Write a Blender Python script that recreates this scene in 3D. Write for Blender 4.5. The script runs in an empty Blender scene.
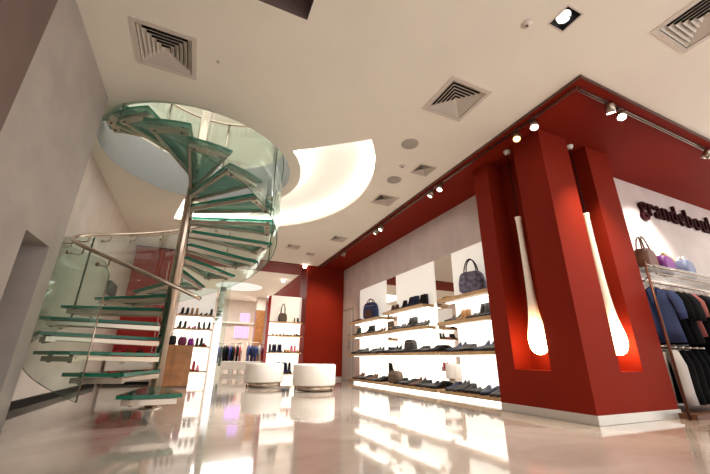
import bpy, bmesh, math, random
from mathutils import Vector, Matrix
random.seed(7)
C = bpy.context.scene.collection
PI = math.pi
R = math.radians
ZC = 3.3

# ------------------------------------------------------------------ materials
def mat(name, col, rough=0.5, metal=0.0, spec=0.5, noise=None, emit=None, estr=0.0, coat=0.0, bump=0.0):
    m = bpy.data.materials.new(name); m.use_nodes = True
    nt = m.node_tree; b = nt.nodes['Principled BSDF']
    b.inputs['Base Color'].default_value = (*col, 1)
    b.inputs['Roughness'].default_value = rough
    b.inputs['Metallic'].default_value = metal
    b.inputs['Specular IOR Level'].default_value = spec
    b.inputs['Coat Weight'].default_value = coat
    if emit:
        b.inputs['Emission Color'].default_value = (*emit, 1)
        b.inputs['Emission Strength'].default_value = estr
    sc, amt = noise if noise else (60, 0.04)
    tc = nt.nodes.new('ShaderNodeTexCoord')
    n = nt.nodes.new('ShaderNodeTexNoise'); n.inputs['Scale'].default_value = sc
    n.inputs['Detail'].default_value = 5
    nt.links.new(tc.outputs['Object'], n.inputs['Vector'])
    r = nt.nodes.new('ShaderNodeValToRGB')
    r.color_ramp.elements[0].position = 0.3; r.color_ramp.elements[1].position = 0.7
    r.color_ramp.elements[0].color = (*[c*(1-amt) for c in col], 1)
    r.color_ramp.elements[1].color = (*[min(1, c*(1+amt)) for c in col], 1)
    nt.links.new(n.outputs['Fac'], r.inputs['Fac'])
    nt.links.new(r.outputs['Color'], b.inputs['Base Color'])
    if bump:
        bp = nt.nodes.new('ShaderNodeBump'); bp.inputs['Strength'].default_value = bump
        bp.inputs['Distance'].default_value = 0.01
        nt.links.new(n.outputs['Fac'], bp.inputs['Height'])
        nt.links.new(bp.outputs['Normal'], b.inputs['Normal'])
    return m

def emis(name, col, s):
    m = bpy.data.materials.new(name); m.use_nodes = True
    nt = m.node_tree; nt.nodes.remove(nt.nodes['Principled BSDF'])
    e = nt.nodes.new('ShaderNodeEmission'); e.inputs[0].default_value = (*col, 1); e.inputs[1].default_value = s
    nt.links.new(e.outputs[0], nt.nodes['Material Output'].inputs[0])
    return m

def glass(name, tint, body=None, bodyamt=0.0, refl=0.9, rough=0.01):
    """thin sheet glass: tinted transparency, a share of frosted body colour, Fresnel reflection"""
    m = bpy.data.materials.new(name); m.use_nodes = True
    nt = m.node_tree; nt.nodes.remove(nt.nodes['Principled BSDF'])
    out = nt.nodes['Material Output']
    t = nt.nodes.new('ShaderNodeBsdfTransparent'); t.inputs[0].default_value = (*tint, 1)
    g = nt.nodes.new('ShaderNodeBsdfGlossy'); g.inputs['Roughness'].default_value = rough
    last = t.outputs[0]
    if body:
        d = nt.nodes.new('ShaderNodeBsdfDiffuse'); d.inputs[0].default_value = (*body, 1)
        tl = nt.nodes.new('ShaderNodeBsdfTranslucent'); tl.inputs[0].default_value = (*body, 1)
        dm = nt.nodes.new('ShaderNodeMixShader'); dm.inputs[0].default_value = 0.55
        nt.links.new(d.outputs[0], dm.inputs[1]); nt.links.new(tl.outputs[0], dm.inputs[2])
        mx = nt.nodes.new('ShaderNodeMixShader'); mx.inputs[0].default_value = bodyamt
        nt.links.new(last, mx.inputs[1]); nt.links.new(dm.outputs[0], mx.inputs[2]); last = mx.outputs[0]
    f = nt.nodes.new('ShaderNodeFresnel')
    ge = nt.nodes.new('ShaderNodeNewGeometry'); ir = nt.nodes.new('ShaderNodeMapRange')
    ir.inputs['To Min'].default_value = 1.5; ir.inputs['To Max'].default_value = 1/1.5     # same reflection on both faces of the sheet
    nt.links.new(ge.outputs['Backfacing'], ir.inputs['Value']); nt.links.new(ir.outputs[0], f.inputs[0])
    k = nt.nodes.new('ShaderNodeMath'); k.operation = 'MULTIPLY'; k.inputs[1].default_value = refl
    nt.links.new(f.outputs[0], k.inputs[0])
    mx = nt.nodes.new('ShaderNodeMixShader')
    nt.links.new(k.outputs[0], mx.inputs[0]); nt.links.new(last, mx.inputs[1]); nt.links.new(g.outputs[0], mx.inputs[2])
    nt.links.new(mx.outputs[0], out.inputs[0])
    return m

M = {}
M['plaster'] = mat('cream_ceiling_paint', (0.90, 0.855, 0.755), 0.8, noise=(2, .02))
M['wall'] = mat('grey_venetian_plaster', (0.44, 0.39, 0.36), 0.65, noise=(3.2, .10), bump=.03)
M['wall_far'] = mat('pale_plaster', (0.66, 0.57, 0.51), 0.7, noise=(3, .07))
M['wall_white'] = mat('white_rose_plaster', (0.66, 0.56, 0.53), 0.6, noise=(2.2, .10))
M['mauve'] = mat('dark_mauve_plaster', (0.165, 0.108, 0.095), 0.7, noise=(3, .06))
M['red'] = mat('deep_red_paint', (0.205, 0.0150, 0.0062), 0.6, spec=.07, noise=(2, .04))
M['darkred'] = mat('glossy_dark_red_panel', (0.36, 0.012, 0.012), 0.12, noise=(2, .04))
M['edge'] = mat('dark_shadow_gap_metal', (0.10, 0.045, 0.03), 0.5)
M['skirt'] = mat('brushed_aluminium_skirting', (0.62, 0.60, 0.58), 0.35, metal=.6)
M['steel'] = mat('polished_stainless_steel', (0.55, 0.45, 0.37), 0.16, metal=1.0)
M['steel_b'] = mat('brushed_stainless_steel', (0.42, 0.345, 0.285), 0.28, metal=1.0)
M['steel_d'] = mat('warm_toned_steel', (0.60, 0.51, 0.42), 0.3, metal=.65)
M['bolt'] = mat('dark_bolt_metal', (0.10, 0.08, 0.07), 0.35, metal=.9)
M['black'] = mat('black_lacquer', (0.008, 0.007, 0.007), 0.6, spec=.15)
M['white'] = mat('white_leatherette', (0.78, 0.73, 0.68), 0.45)
M['whitep'] = mat('white_lacquer', (0.80, 0.76, 0.70), 0.3)
M['vent'] = mat('white_enamelled_louvre', (0.68, 0.61, 0.54), 0.5)
M['dark'] = mat('dark_duct', (0.02, 0.016, 0.014), 0.9)
M['oak'] = mat('pale_oak_shelf', (0.62, 0.40, 0.21), 0.4, noise=(9, .15))
M['woodc'] = mat('honey_brown_veneer', (0.30, 0.125, 0.04), 0.3, noise=(7, .25))
M['mirror'] = mat('silver_mirror', (0.86, 0.84, 0.82), 0.02, metal=1.0)
M['backlit'] = mat('backlit_white_acrylic', (0.85, 0.82, 0.76), 0.4, emit=(1, .95, .84), estr=.72)
M['panel'] = mat('cream_panel_added_glow', (0.80, 0.74, 0.66), 0.4, emit=(1, .94, .86), estr=.28)  # spotlight brightness on the upper panels put in as a slight glow
M['led'] = emis('warm_white_led', (1, .95, .84), 3.4)
M['cove'] = emis('cove_led', (1, .97, .88), 4.5)
M['covetop'] = mat('backlit_stretch_ceiling', (.85, .80, .70), .6, emit=(1, .97, .88), estr=.16)
M['lampc'] = emis('cool_lamp', (.86, .92, 1), 60)
M['lampw'] = emis('warm_lamp', (1, .55, .13), 7)
M['lamps'] = emis('soft_lamp', (1, .90, .76), 9)
M['screen'] = emis('violet_screen', (.62, .33, .85), 1.3)
M['magenta'] = mat('magenta_poster', (.42, .03, .20), .4)
M['copper'] = mat('copper_pole', (0.12, 0.045, 0.03), 0.45, metal=.9)
M['sign'] = mat('dark_burgundy_letter', (0.030, 0.003, 0.005), 0.7, spec=.1)
M['glass'] = glass('clear_sheet_glass', (.90, .95, .92), (.50, .62, .56), .05, 0.5)
M['gedge'] = mat('dark_green_glass_edge', (0.03, 0.10, 0.07), 0.15)
M['tread'] = glass('green_tinted_tread_glass', (.52, .67, .60), (.20, .31, .265), .40, 0.9, .03)
M['tedge'] = glass('emerald_tread_edge', (.10, .52, .38), (.03, .30, .20), .75, 0.8, .05)
M['shelfglass'] = glass('clear_shelf_glass', (.86, .88, .86), (.75, .74, .70), .22, 1.0)
M['opal'] = None

def floor_mat():
    m = bpy.data.materials.new('polished_beige_stone'); m.use_nodes = True
    nt = m.node_tree; b = nt.nodes['Principled BSDF']
    tc = nt.nodes.new('ShaderNodeTexCoord')
    n1 = nt.nodes.new('ShaderNodeTexNoise'); n1.inputs['Scale'].default_value = 1.1; n1.inputs['Detail'].default_value = 8
    n1.inputs['Distortion'].default_value = 1.2
    nt.links.new(tc.outputs['Object'], n1.inputs['Vector'])
    r = nt.nodes.new('ShaderNodeValToRGB')
    r.color_ramp.elements[0].position = .35; r.color_ramp.elements[0].color = (.36, .30, .255, 1)
    r.color_ramp.elements[1].position = .68; r.color_ramp.elements[1].color = (.52, .455, .40, 1)
    nt.links.new(n1.outputs['Fac'], r.inputs['Fac']); nt.links.new(r.outputs['Color'], b.inputs['Base Color'])
    n2 = nt.nodes.new('ShaderNodeTexNoise'); n2.inputs['Scale'].default_value = 2.2; n2.inputs['Detail'].default_value = 3
    nt.links.new(tc.outputs['Object'], n2.inputs['Vector'])
    mr = nt.nodes.new('ShaderNodeMapRange'); mr.inputs['To Min'].default_value = .03; mr.inputs['To Max'].default_value = .10
    nt.links.new(n2.outputs['Fac'], mr.inputs['Value']); nt.links.new(mr.outputs[0], b.inputs['Roughness'])
    bp = nt.nodes.new('ShaderNodeBump'); bp.inputs['Strength'].default_value = .06; bp.inputs['Distance'].default_value = .02
    nt.links.new(n2.outputs['Fac'], bp.inputs['Height']); nt.links.new(bp.outputs['Normal'], b.inputs['Normal'])
    b.inputs['IOR'].default_value = 1.6
    b.inputs['Coat Weight'].default_value = .25; b.inputs['Coat Roughness'].default_value = .05
    return m
M['floor'] = floor_mat()

def opal_mat():
    # opal glass pendant with its bulb in the lower, wider end
    m = bpy.data.materials.new('opal_pendant_glass'); m.use_nodes = True
    nt = m.node_tree; b = nt.nodes['Principled BSDF']
    b.inputs['Base Color'].default_value = (.86, .76, .68, 1); b.inputs['Roughness'].default_value = .25
    tc = nt.nodes.new('ShaderNodeTexCoord'); sp = nt.nodes.new('ShaderNodeSeparateXYZ')
    nt.links.new(tc.outputs['Object'], sp.inputs[0])
    r = nt.nodes.new('ShaderNodeMapRange'); r.inputs['From Min'].default_value = .62; r.inputs['From Max'].default_value = .14
    r.inputs['To Min'].default_value = .28; r.inputs['To Max'].default_value = 1.0
    nt.links.new(sp.outputs['Z'], r.inputs['Value'])
    pw = nt.nodes.new('ShaderNodeMath'); pw.operation = 'POWER'; pw.inputs[1].default_value = 5
    nt.links.new(r.outputs[0], pw.inputs[0])
    ml = nt.nodes.new('ShaderNodeMath'); ml.operation = 'MULTIPLY'; ml.inputs[1].default_value = 16
    nt.links.new(pw.outputs[0], ml.inputs[0])
    b.inputs['Emission Color'].default_value = (1, .60, .27, 1)
    nt.links.new(ml.outputs[0], b.inputs['Emission Strength'])
    return m
M['opal'] = opal_mat()

# ------------------------------------------------------------------ mesh helpers
def box(bm, x0, x1, y0, y1, z0, z1, mi=0, rot=None):
    v = [bm.verts.new((x, y, z)) for x in (x0, x1) for y in (y0, y1) for z in (z0, z1)]
    if rot:
        for q in v: q.co = rot @ q.co
    fs = []
    for f in ((0,1,3,2), (4,6,7,5), (0,4,5,1), (2,3,7,6), (0,2,6,4), (1,5,7,3)):
        fs.append(bm.faces.new([v[i] for i in f])); fs[-1].material_index = mi
    return v, fs

def tube(bm, pts, r, n=10, mi=0, caps=True):
    pts = [Vector(p) for p in pts]; rings = []
    rr = r if isinstance(r, (list, tuple)) else [r]*len(pts)
    up = Vector((0, 0, 1)); prev = None
    for i, p in enumerate(pts):
        t = (pts[min(i+1, len(pts)-1)] - pts[max(i-1, 0)]).normalized()
        if prev is None:
            a = t.cross(up)
            if a.length < 1e-3: a = Vector((1, 0, 0))
        else:
            a = prev - t*prev.dot(t)
        a.normalize(); b = t.cross(a); prev = a
        rings.append([bm.verts.new(p + rr[i]*(a*math.cos(2*PI*k/n) + b*math.sin(2*PI*k/n))) for k in range(n)])
    for i in range(len(rings)-1):
        for k in range(n):
            f = bm.faces.new((rings[i][k], rings[i][(k+1) % n], rings[i+1][(k+1) % n], rings[i+1][k]))
            f.smooth = True; f.material_index = mi
    if caps:
        for rg in (rings[0][::-1], rings[-1]):
            f = bm.faces.new(rg); f.material_index = mi

def lathe(bm, prof, c=(0, 0, 0), n=32, mi=0):
    rings = []
    for r, z in prof:
        if r < 1e-5: rings.append([bm.verts.new((c[0], c[1], c[2]+z))])
        else: rings.append([bm.verts.new((c[0]+r*math.cos(2*PI*k/n), c[1]+r*math.sin(2*PI*k/n), c[2]+z)) for k in range(n)])
    for a, b in zip(rings, rings[1:]):
        for k in range(n):
            k2 = (k+1) % n
            if len(a) == 1 and len(b) == 1: continue
            if len(a) == 1: f = bm.faces.new((a[0], b[k2], b[k]))
            elif len(b) == 1: f = bm.faces.new((a[k], a[k2], b[0]))
            else: f = bm.faces.new((a[k], a[k2], b[k2], b[k]))
            f.smooth = True; f.material_index = mi

def prism(bm, pts, z0, z1, mi=0, side=None):
    """extrude a polygon (list of xy) from z0 to z1"""
    a = [bm.verts.new((p[0], p[1], z0)) for p in pts]; b = [bm.verts.new((p[0], p[1], z1)) for p in pts]
    f = bm.faces.new(a[::-1]); f.material_index = mi
    f = bm.faces.new(b); f.material_index = mi
    n = len(pts)
    for i in range(n):
        f = bm.faces.new((a[i], a[(i+1) % n], b[(i+1) % n], b[i])); f.material_index = mi if side is None else side

def obj(name, bm, ms, parent=None, loc=None, bevel=0):
    me = bpy.data.meshes.new(name)
    bmesh.ops.recalc_face_normals(bm, faces=bm.faces[:])
    bm.to_mesh(me); bm.free()
    for m in (ms if isinstance(ms, list) else [ms]): me.materials.append(m)
    o = bpy.data.objects.new(name, me); C.objects.link(o)
    if loc: o.location = loc
    if parent: o.parent = parent
    if bevel:
        b = o.modifiers.new('bevel', 'BEVEL'); b.width = bevel; b.segments = 2; b.limit_method = 'ANGLE'
    return o

def tag(o, label, cat, group=None):
    o['label'] = label; o['category'] = cat
    if group: o['group'] = group
    return o
def thing(name, label, cat, loc=(0, 0, 0), rz=0, group=None):
    o = bpy.data.objects.new(name, None); C.objects.link(o); o.empty_display_size = .1
    o.location = loc; o.rotation_euler = (0, 0, rz)
    return tag(o, label, cat, group)
def struct(name, bm, ms, parent=None, label=None):
    o = obj(name, bm, ms, parent); o['kind'] = 'structure'
    if label: o['label'] = label
    return o
def dup(root, loc, rz=0, label=None, group=None, scale=None):
    r = root.copy(); C.objects.link(r); r.location = loc; r.rotation_euler = (0, 0, rz)
    if label: r['label'] = label
    if group: r['group'] = group
    if scale: r.scale = scale
    for ch in list(root.children):
        c = ch.copy(); C.objects.link(c); c.parent = r
        for g in list(ch.children):
            d = g.copy(); C.objects.link(d); d.parent = c
    return r
def B(): return bmesh.new()

def filled(name, outer, holes, z, m, thick=0.0):
    cu = bpy.data.curves.new(name, 'CURVE'); cu.dimensions = '2D'; cu.fill_mode = 'BOTH'; cu.extrude = thick/2
    for pl in [outer] + holes:
        s = cu.splines.new('POLY'); s.points.add(len(pl)-1)
        for i, p in enumerate(pl): s.points[i].co = (p[0], p[1], 0, 1)
        s.use_cyclic_u = True
    o = bpy.data.objects.new(name, cu); C.objects.link(o)
    bpy.context.view_layer.update()
    me = bpy.data.meshes.new_from_object(o.evaluated_get(bpy.context.evaluated_depsgraph_get()))
    bpy.data.objects.remove(o)
    me.name = name
    for ve in me.vertices: ve.co.z += z
    me.materials.clear(); me.materials.append(m)
    r = bpy.data.objects.new(name, me); C.objects.link(r)
    return r

# ------------------------------------------------------------------ camera
yaw, pit, rol, F, H = R(24.05), R(19.88), R(0.565), 339.5, 0.55
fw = Vector((math.sin(yaw)*math.cos(pit), math.cos(yaw)*math.cos(pit), math.sin(pit)))
rt = Vector((math.cos(yaw), -math.sin(yaw), 0)); up = rt.cross(fw)
rt, up = rt*math.cos(rol) + up*math.sin(rol), -rt*math.sin(rol) + up*math.cos(rol)
cd = bpy.data.cameras.new('camera'); cam = bpy.data.objects.new('camera', cd); C.objects.link(cam)
cd.sensor_width = 36; cd.lens = F/710*36; cd.clip_start = .02; cd.clip_end = 100
mw = Matrix((rt, up, -fw)).transposed().to_4x4(); mw.translation = (0, 0, H)
cam.matrix_world = mw
bpy.context.scene.camera = cam

# ------------------------------------------------------------------ the room
SC = (-0.36, 4.925)         # staircase axis
HC, HR = (-0.3, 5.0), 1.3   # stair opening
def circ(c, r, n=64, a0=0, a1=2*PI, close=False):
    return [(c[0]+r*math.cos(a0+(a1-a0)*k/n), c[1]+r*math.sin(a0+(a1-a0)*k/n)) for k in range(n+(1 if close else 0))]
bm = B(); box(bm, -3.2, 9.5, -3, 19, -.1, 0); struct('floor', bm, M['floor'])

cove_pts = circ(HC, 2.6, 48, R(-38.5), R(101), True) + circ(HC, 1.47, 36, R(101), R(-38.5), True)
VENTS = [(-.665, 2.97, .27), (2.27, 2.34, .27), (3.53, .68, .27), (2.80, 3.73, .15), (2.77, 4.90, .2), (2.80, 7.24, .18), (1.96, 8.34, .18), (2.55, 8.75, .12)]
holes = [circ(HC, HR, 72), cove_pts]
for x, y, h in VENTS: holes.append([(x-h, y-h), (x+h, y-h), (x+h, y+h), (x-h, y+h)])
holes.append([(-.45, 1.2), (.47, 1.2), (.47, 2.11), (-.45, 2.11)])
DL = (2.47, 1.18, .085)
holes.append([(DL[0]-.085, DL[1]-.085), (DL[0]+.085, DL[1]-.085), (DL[0]+.085, DL[1]+.085), (DL[0]-.085, DL[1]+.085)])
ceil = filled('ceiling', [(-3.2, -3), (9.5, -3), (9.5, 19), (-3.2, 19)], holes, ZC, M['plaster']); ceil['kind'] = 'structure'

# cove recess
bm = B()
up_ = [bm.verts.new((p[0], p[1], ZC+.22)) for p in cove_pts]; lo_ = [bm.verts.new((p[0], p[1], ZC)) for p in cove_pts]
mid = [bm.verts.new((p[0], p[1], ZC+.06)) for p in cove_pts]
n = len(cove_pts)
for i in range(n):
    j = (i+1) % n
    f = bm.faces.new((lo_[i], lo_[j], mid[j], mid[i])); f.material_index = 0
    f = bm.faces.new((mid[i], mid[j], up_[j], up_[i])); f.material_index = 1
for i in range(48):                                             # quads across the sector
    a0 = 48-i; 
k1, k2 = 49, 37
for i in range(48):
    t0, t1 = i/48, (i+1)/48
    j0 = k1 + (k2-1) - int(round(t0*(k2-1))); j1 = k1 + (k2-1) - int(round(t1*(k2-1)))
    try:
        f = bm.faces.new((up_[i], up_[i+1], up_[j1], up_[j0]) if j0 != j1 else (up_[i], up_[i+1], up_[j0])); f.material_index = 2
    except ValueError: pass
t = struct('ceiling_cove', bm, [M['plaster'], M['cove'], M['covetop']], None, 'fan shaped lit ceiling recess beside the stair opening')
t.name = 'trim_1'
# recess in the ceiling overhead
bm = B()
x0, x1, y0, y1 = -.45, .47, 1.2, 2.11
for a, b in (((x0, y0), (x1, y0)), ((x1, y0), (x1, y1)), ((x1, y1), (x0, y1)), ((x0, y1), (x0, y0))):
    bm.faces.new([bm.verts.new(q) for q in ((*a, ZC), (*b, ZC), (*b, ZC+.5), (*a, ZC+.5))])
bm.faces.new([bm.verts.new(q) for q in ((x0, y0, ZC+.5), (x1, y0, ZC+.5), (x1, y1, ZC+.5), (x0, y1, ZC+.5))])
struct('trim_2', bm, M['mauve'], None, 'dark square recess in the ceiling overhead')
# stair opening lining
bm = B(); c = circ(HC, HR, 72)
for i in range(72):
    a, b = c[i], c[(i+1) % 72]
    f = bm.faces.new([bm.verts.new(q) for q in ((*a, ZC), (*b, ZC), (*b, ZC+.70), (*a, ZC+.70))]); f.smooth = True
struct('trim_3', bm, mat('pale_grey_lining', (.29, .295, .29), .35), None, 'round grey lining of the stair opening')
# upper storey
up_floor = filled('floor_upper', [(-3.2, 0), (4.5, 0), (4.5, 10), (-3.2, 10)], [circ(HC, HR, 72)], ZC+.70, M['wall_far'])
up_floor['kind'] = 'structure'; up_floor.name = 'trim_4'
bm = B(); box(bm, -3.2, 4.5, 0, 10, 6.4, 6.5); struct('ceiling_upper', bm, M['plaster']).name = 'trim_5'
bm = B(); box(bm, -3.2, 4.5, 10, 10.1, ZC+.7, 6.4); struct('wall_upper', bm, M['wall_far'])

# left walls
bm = B()
box(bm, -1.75, -1.304, -3, 3.24, 0, ZC); box(bm, -1.75, -1.304, 3.72, 3.96, 0, ZC)
box(bm, -1.75, -1.304, 3.24, 3.72, 1.464, ZC)
struct('wall_left', bm, M['wall'])
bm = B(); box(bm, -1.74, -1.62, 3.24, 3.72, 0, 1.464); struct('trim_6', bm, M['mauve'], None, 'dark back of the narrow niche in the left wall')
bm = B(); box(bm, -2.0, -1.75, 3.5, 10, 0, ZC); struct('wall_left_recess', bm, M['wall_far'])
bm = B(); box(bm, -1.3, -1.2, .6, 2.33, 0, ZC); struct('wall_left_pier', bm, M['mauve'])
bm = B(); box(bm, -1.75, -1.70, 3.97, 8.8, 0, .085); struct('baseboard_left', bm, M['black'])

# shoe wall and back walls on the right
XW = 4.08
bm = B(); box(bm, XW, XW+.15, 3.42, 10, 0, ZC); struct('wall_right', bm, M['wall_white'])
bm = B(); box(bm, 4.9, 9.5, 2.62, 2.77, 0, ZC); struct('wall_sign', bm, M['wall_white'])
bm = B(); box(bm, -3.2, 9.5, 18, 18.15, 0, ZC); struct('wall_back', bm, M['wall_far'])
bm = B(); box(bm, 4.4, 4.5, 10.8, 18, 0, ZC); struct('wall_right_far', bm, M['wall_far'])
bm = B(); box(bm, -3.2, -3.1, 10, 18, 0, ZC); struct('wall_left_far', bm, M['wall_far'])

# red soffit: one L around the sales floor, with a cross band at the back
sof = filled('soffit', [(3.18, 1.53), (9.5, 1.53), (9.5, 2.62), (4.9, 2.62), (4.9, 3.42), (XW, 3.42), (XW, 10.0), (XW, 11.25), (-1.75, 11.25), (-1.75, 9.93), (3.22, 9.93)], [], ZC-.013, M['red'], .024)
sof['kind'] = 'structure'; sof.name = 'trim_7'; sof['label'] = 'deep red ceiling band running round the sales floor'
bm = B(); box(bm, 2.95, 4.4, 11.4, 17.9, ZC-.03, ZC-.002); struct('trim_8', bm, M['red'], None, 'red ceiling band beyond the back shelving')
bm = B()
box(bm, 3.165, 3.18, 1.515, 9.93, ZC-.03, ZC); box(bm, 3.18, 9.5, 1.515, 1.53, ZC-.03, ZC)
struct('trim_9', bm, M['edge'], None, 'thin dark edge of the red ceiling band')

# pillar with two tall niches
PX0, PX1, PY0, PY1 = 3.47, 4.84, 2.27, 3.40
N1 = (2.66, 3.13, .3); N2 = (3.98, 4.37, .22); NZ = .46
bm = B()
PT = ZC-.03
box(bm, PX0, PX1, PY0, PY1, .085, NZ)
box(bm, PX0, PX0+N1[2], PY0+.0001, N1[0], NZ, PT)            # corner pieces
box(bm, PX0, PX0+N1[2], N1[1], PY1, NZ, PT)
box(bm, PX0+N1[2], N2[0], PY0, PY0+N2[2], NZ, PT)
box(bm, N2[1], PX1, PY0, PY0+N2[2], NZ, PT)
box(bm, PX0+N1[2], PX1, PY0+N2[2], PY1, NZ, PT)
bmesh.ops.remove_doubles(bm, verts=bm.verts[:], dist=.0002)
pil = thing('pillar', 'big deep red pillar with two tall lit niches', 'pillar', (0, 0, 0))
obj('column_body', bm, M['red'], pil)
bm = B(); box(bm, PX0-.012, PX1+.012, PY0-.012, PY1, 0, .085); sk = obj('skirting', bm, M['skirt'], pil, bevel=.004)

# back column
bc = thing('pillar', 'plain orange red column at the end of the shoe wall', 'pillar')
bm = B(); box(bm, 2.86, XW-.02, 9.95, 10.75, .08, ZC-.03); obj('column_body', bm, M['red'], bc)
bm = B(); box(bm, 2.85, XW-.02, 9.94, 10.75, 0, .08); obj('skirting', bm, M['skirt'], bc)

# glossy red wall panels far left
rw = thing('wall_panel', 'glossy dark red wall panelling behind the staircase', 'wall panel')
for x0, x1 in ((-1.74, -.94), (-.93, -.66)):
    bm = B(); box(bm, x0, x1, 9.95, 10.05, 0, ZC-.03); obj('panel', bm, M['darkred'], rw)
bm = B(); box(bm, -.83, -.62, 9.90, 9.94, 0, 2.25); tag(obj('poster', bm, M['magenta']), 'narrow magenta poster beside the red wall panelling', 'poster')

# door at end of shoe wall
dr = bpy.data.objects.new('door_1', None); C.objects.link(dr); dr['kind'] = 'structure'; dr['label'] = 'pale grey door at the far end of the shoe wall'
bm = B(); box(bm, XW-.03, XW, 9.16, 9.93, 0, 2.0); obj('door_frame', bm, mat('grey_door_frame', (.35, .33, .32), .4), dr)
bm = B(); box(bm, XW-.05, XW-.03, 9.22, 9.87, 0.01, 1.93); obj('door_leaf', bm, mat('grey_door', (.52, .50, .50), .4), dr)
bm = B(); tube(bm, [(XW-.10, 9.30, .85), (XW-.10, 9.30, 1.25)], .012); box(bm, XW-.1, XW-.05, 9.29, 9.31, .87, .89); box(bm, XW-.1, XW-.05, 9.29, 9.31, 1.2, 1.22)
obj('door_handle', bm, M['steel_b'], dr)

# wall box at left
bm = B(); box(bm, -1.75, -1.68, 8.0, 8.62, 1.73, 1.98); tag(obj('wall_box', bm, mat('dark_grey_plastic', (.055, .055, .055), .5), bevel=.01), 'dark grey box on the left wall behind the glass balustrade', 'box')

# ------------------------------------------------------------------ ceiling fittings
def vent(x, y, h, label):
    t = thing('ceiling_vent', label, 'vent', (x, y, ZC))
    bm = B(); w = h*.16
    for a, b, c_, d in ((-h, h, -h, -h+w), (-h, h, h-w, h), (-h, -h+w, -h+w, h-w), (h-w, h, -h+w, h-w)):
        box(bm, a, b, c_, d, -.008, .012)
    obj('frame', bm, M['vent'], t)
    bm = B(); box(bm, -h+.002, h-.002, -h+.002, h-.002, .10, .11)
    for s in (-1, 1):
        box(bm, s*(h-.004)-.002, s*(h-.004)+.002, -h, h, .012, .10); box(bm, -h, h, s*(h-.004)-.002, s*(h-.004)+.002, .012, .10)
    obj('duct', bm, M['dark'], t)
    hi = h-w; nl = 6
    bm = B()
    for k in range(nl):
        a = hi*(1-k/nl)*.97; b = a-hi/nl*.86; z0, z1 = .0, .030
        if k == nl-1: b = .002
        A = [bm.verts.new((sx*a, sy*a, z0)) for sx, sy in ((-1,-1), (1,-1), (1,1), (-1,1))]
        Bv = [bm.verts.new((sx*b, sy*b, z1)) for sx, sy in ((-1,-1), (1,-1), (1,1), (-1,1))]
        for i in range(4):
            bm.faces.new((A[i], A[(i+1) % 4], Bv[(i+1) % 4], Bv[i]))
    o = obj('louvre', bm, M['vent'], t)
    so = o.modifiers.new('solid', 'SOLIDIFY'); so.thickness = .003
    return t
VL = ['large square ceiling vent left of the stair opening', 'large square ceiling vent between the stair and the red ceiling corner',
      'large square ceiling vent cut by the right edge of the picture', 'small ceiling vent beside the red band, nearest the pillar',
      'small ceiling vent between the two round speakers and the far pair', 'small ceiling vent near the back column, beside the red band',
      'small ceiling vent behind the stair, left of the other small vents', 'smallest ceiling vent just before the rear red band']
for (x, y, h), l in zip(VENTS, VL): vent(x, y, h, l)
def disc(name, x, y, r, label, cat, m=None):
    bm = B(); lathe(bm, [(0, -.012), (r*.8, -.012), (r, -.006), (r, 0)], (x, y, ZC), 28)
    tag(obj(name, bm, m or mat('grey_grille_'+name, (.42, .38, .34), .7)), label, cat)
disc('ceiling_speaker', 2.25, 3.25, .115, 'round grey speaker in the ceiling, nearer of the two', 'speaker')
disc('ceiling_speaker', 2.55, 4.18, .115, 'round grey speaker in the ceiling, farther of the two', 'speaker')
def small(x, y, label, k=1.0):
    t = thing('smoke_detector', label, 'smoke detector', (x, y, ZC))
    bm = B(); lathe(bm, [(0, -.02*k), (.025*k, -.02*k), (.03*k, -.006), (.05*k, 0)], (0, 0, 0), 20); obj('housing', bm, M['vent'], t)
    bm = B(); lathe(bm, [(0, -.026*k), (.012*k, -.026*k), (.012*k, -.018*k)], (0, 0, 0), 12); obj('sensor', bm, M['bolt'], t)
small(2.21, 1.35, 'small round detector in the ceiling beside the square downlight')
small(2.45, 3.77, 'small round detector in the ceiling between the two speakers')
small(2.0, 5.2, 'small round detector in the ceiling beside the lit recess', .6)
small(-.2, 2.9, 'small round detector in the ceiling right of the large left vent', .4)
# square recessed downlight
def pol_(r, k): return (.012+r*math.cos(-PI/2+PI*k/8), .01+r*math.sin(-PI/2+PI*k/8), .006)
t = thing('downlight', 'square recessed downlight with an oval lamp near the right vent', 'light', (DL[0], DL[1], ZC))
bm = B(); h = .085
box(bm, -h, h, -h, h, .09, .10)
for s in (-1, 1):
    box(bm, s*(h-.003)-.003, s*(h-.003)+.003, -h, h, 0.001, .09); box(bm, -h, h, s*(h-.003)-.003, s*(h-.003)+.003, 0.001, .09)
obj('housing', bm, M['black'], t)
bm = B()
for a, b, c_, d in ((-h-.012, h+.012, -h-.012, -h), (-h-.012, h+.012, h, h+.012), (-h-.012, -h, -h, h), (h, h+.012, -h, h)): box(bm, a, b, c_, d, -.004, .0)
obj('frame', bm, M['vent'], t)
bm = B(); lathe(bm, [(0, -.012), (.03, -.01), (.052, .0), (.058, .03), (.03, .06), (0, .06)], (0.005, 0.01, 0.02), 24); obj('lamp', bm, emis('downlight_lamp', (1, .93, .86), 1.0), t)
bm = B(); tube(bm, [pol_(.04, q) for q in range(0, 9)], .004, 6); obj('lamp_ring', bm, M['black'], t)

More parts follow.
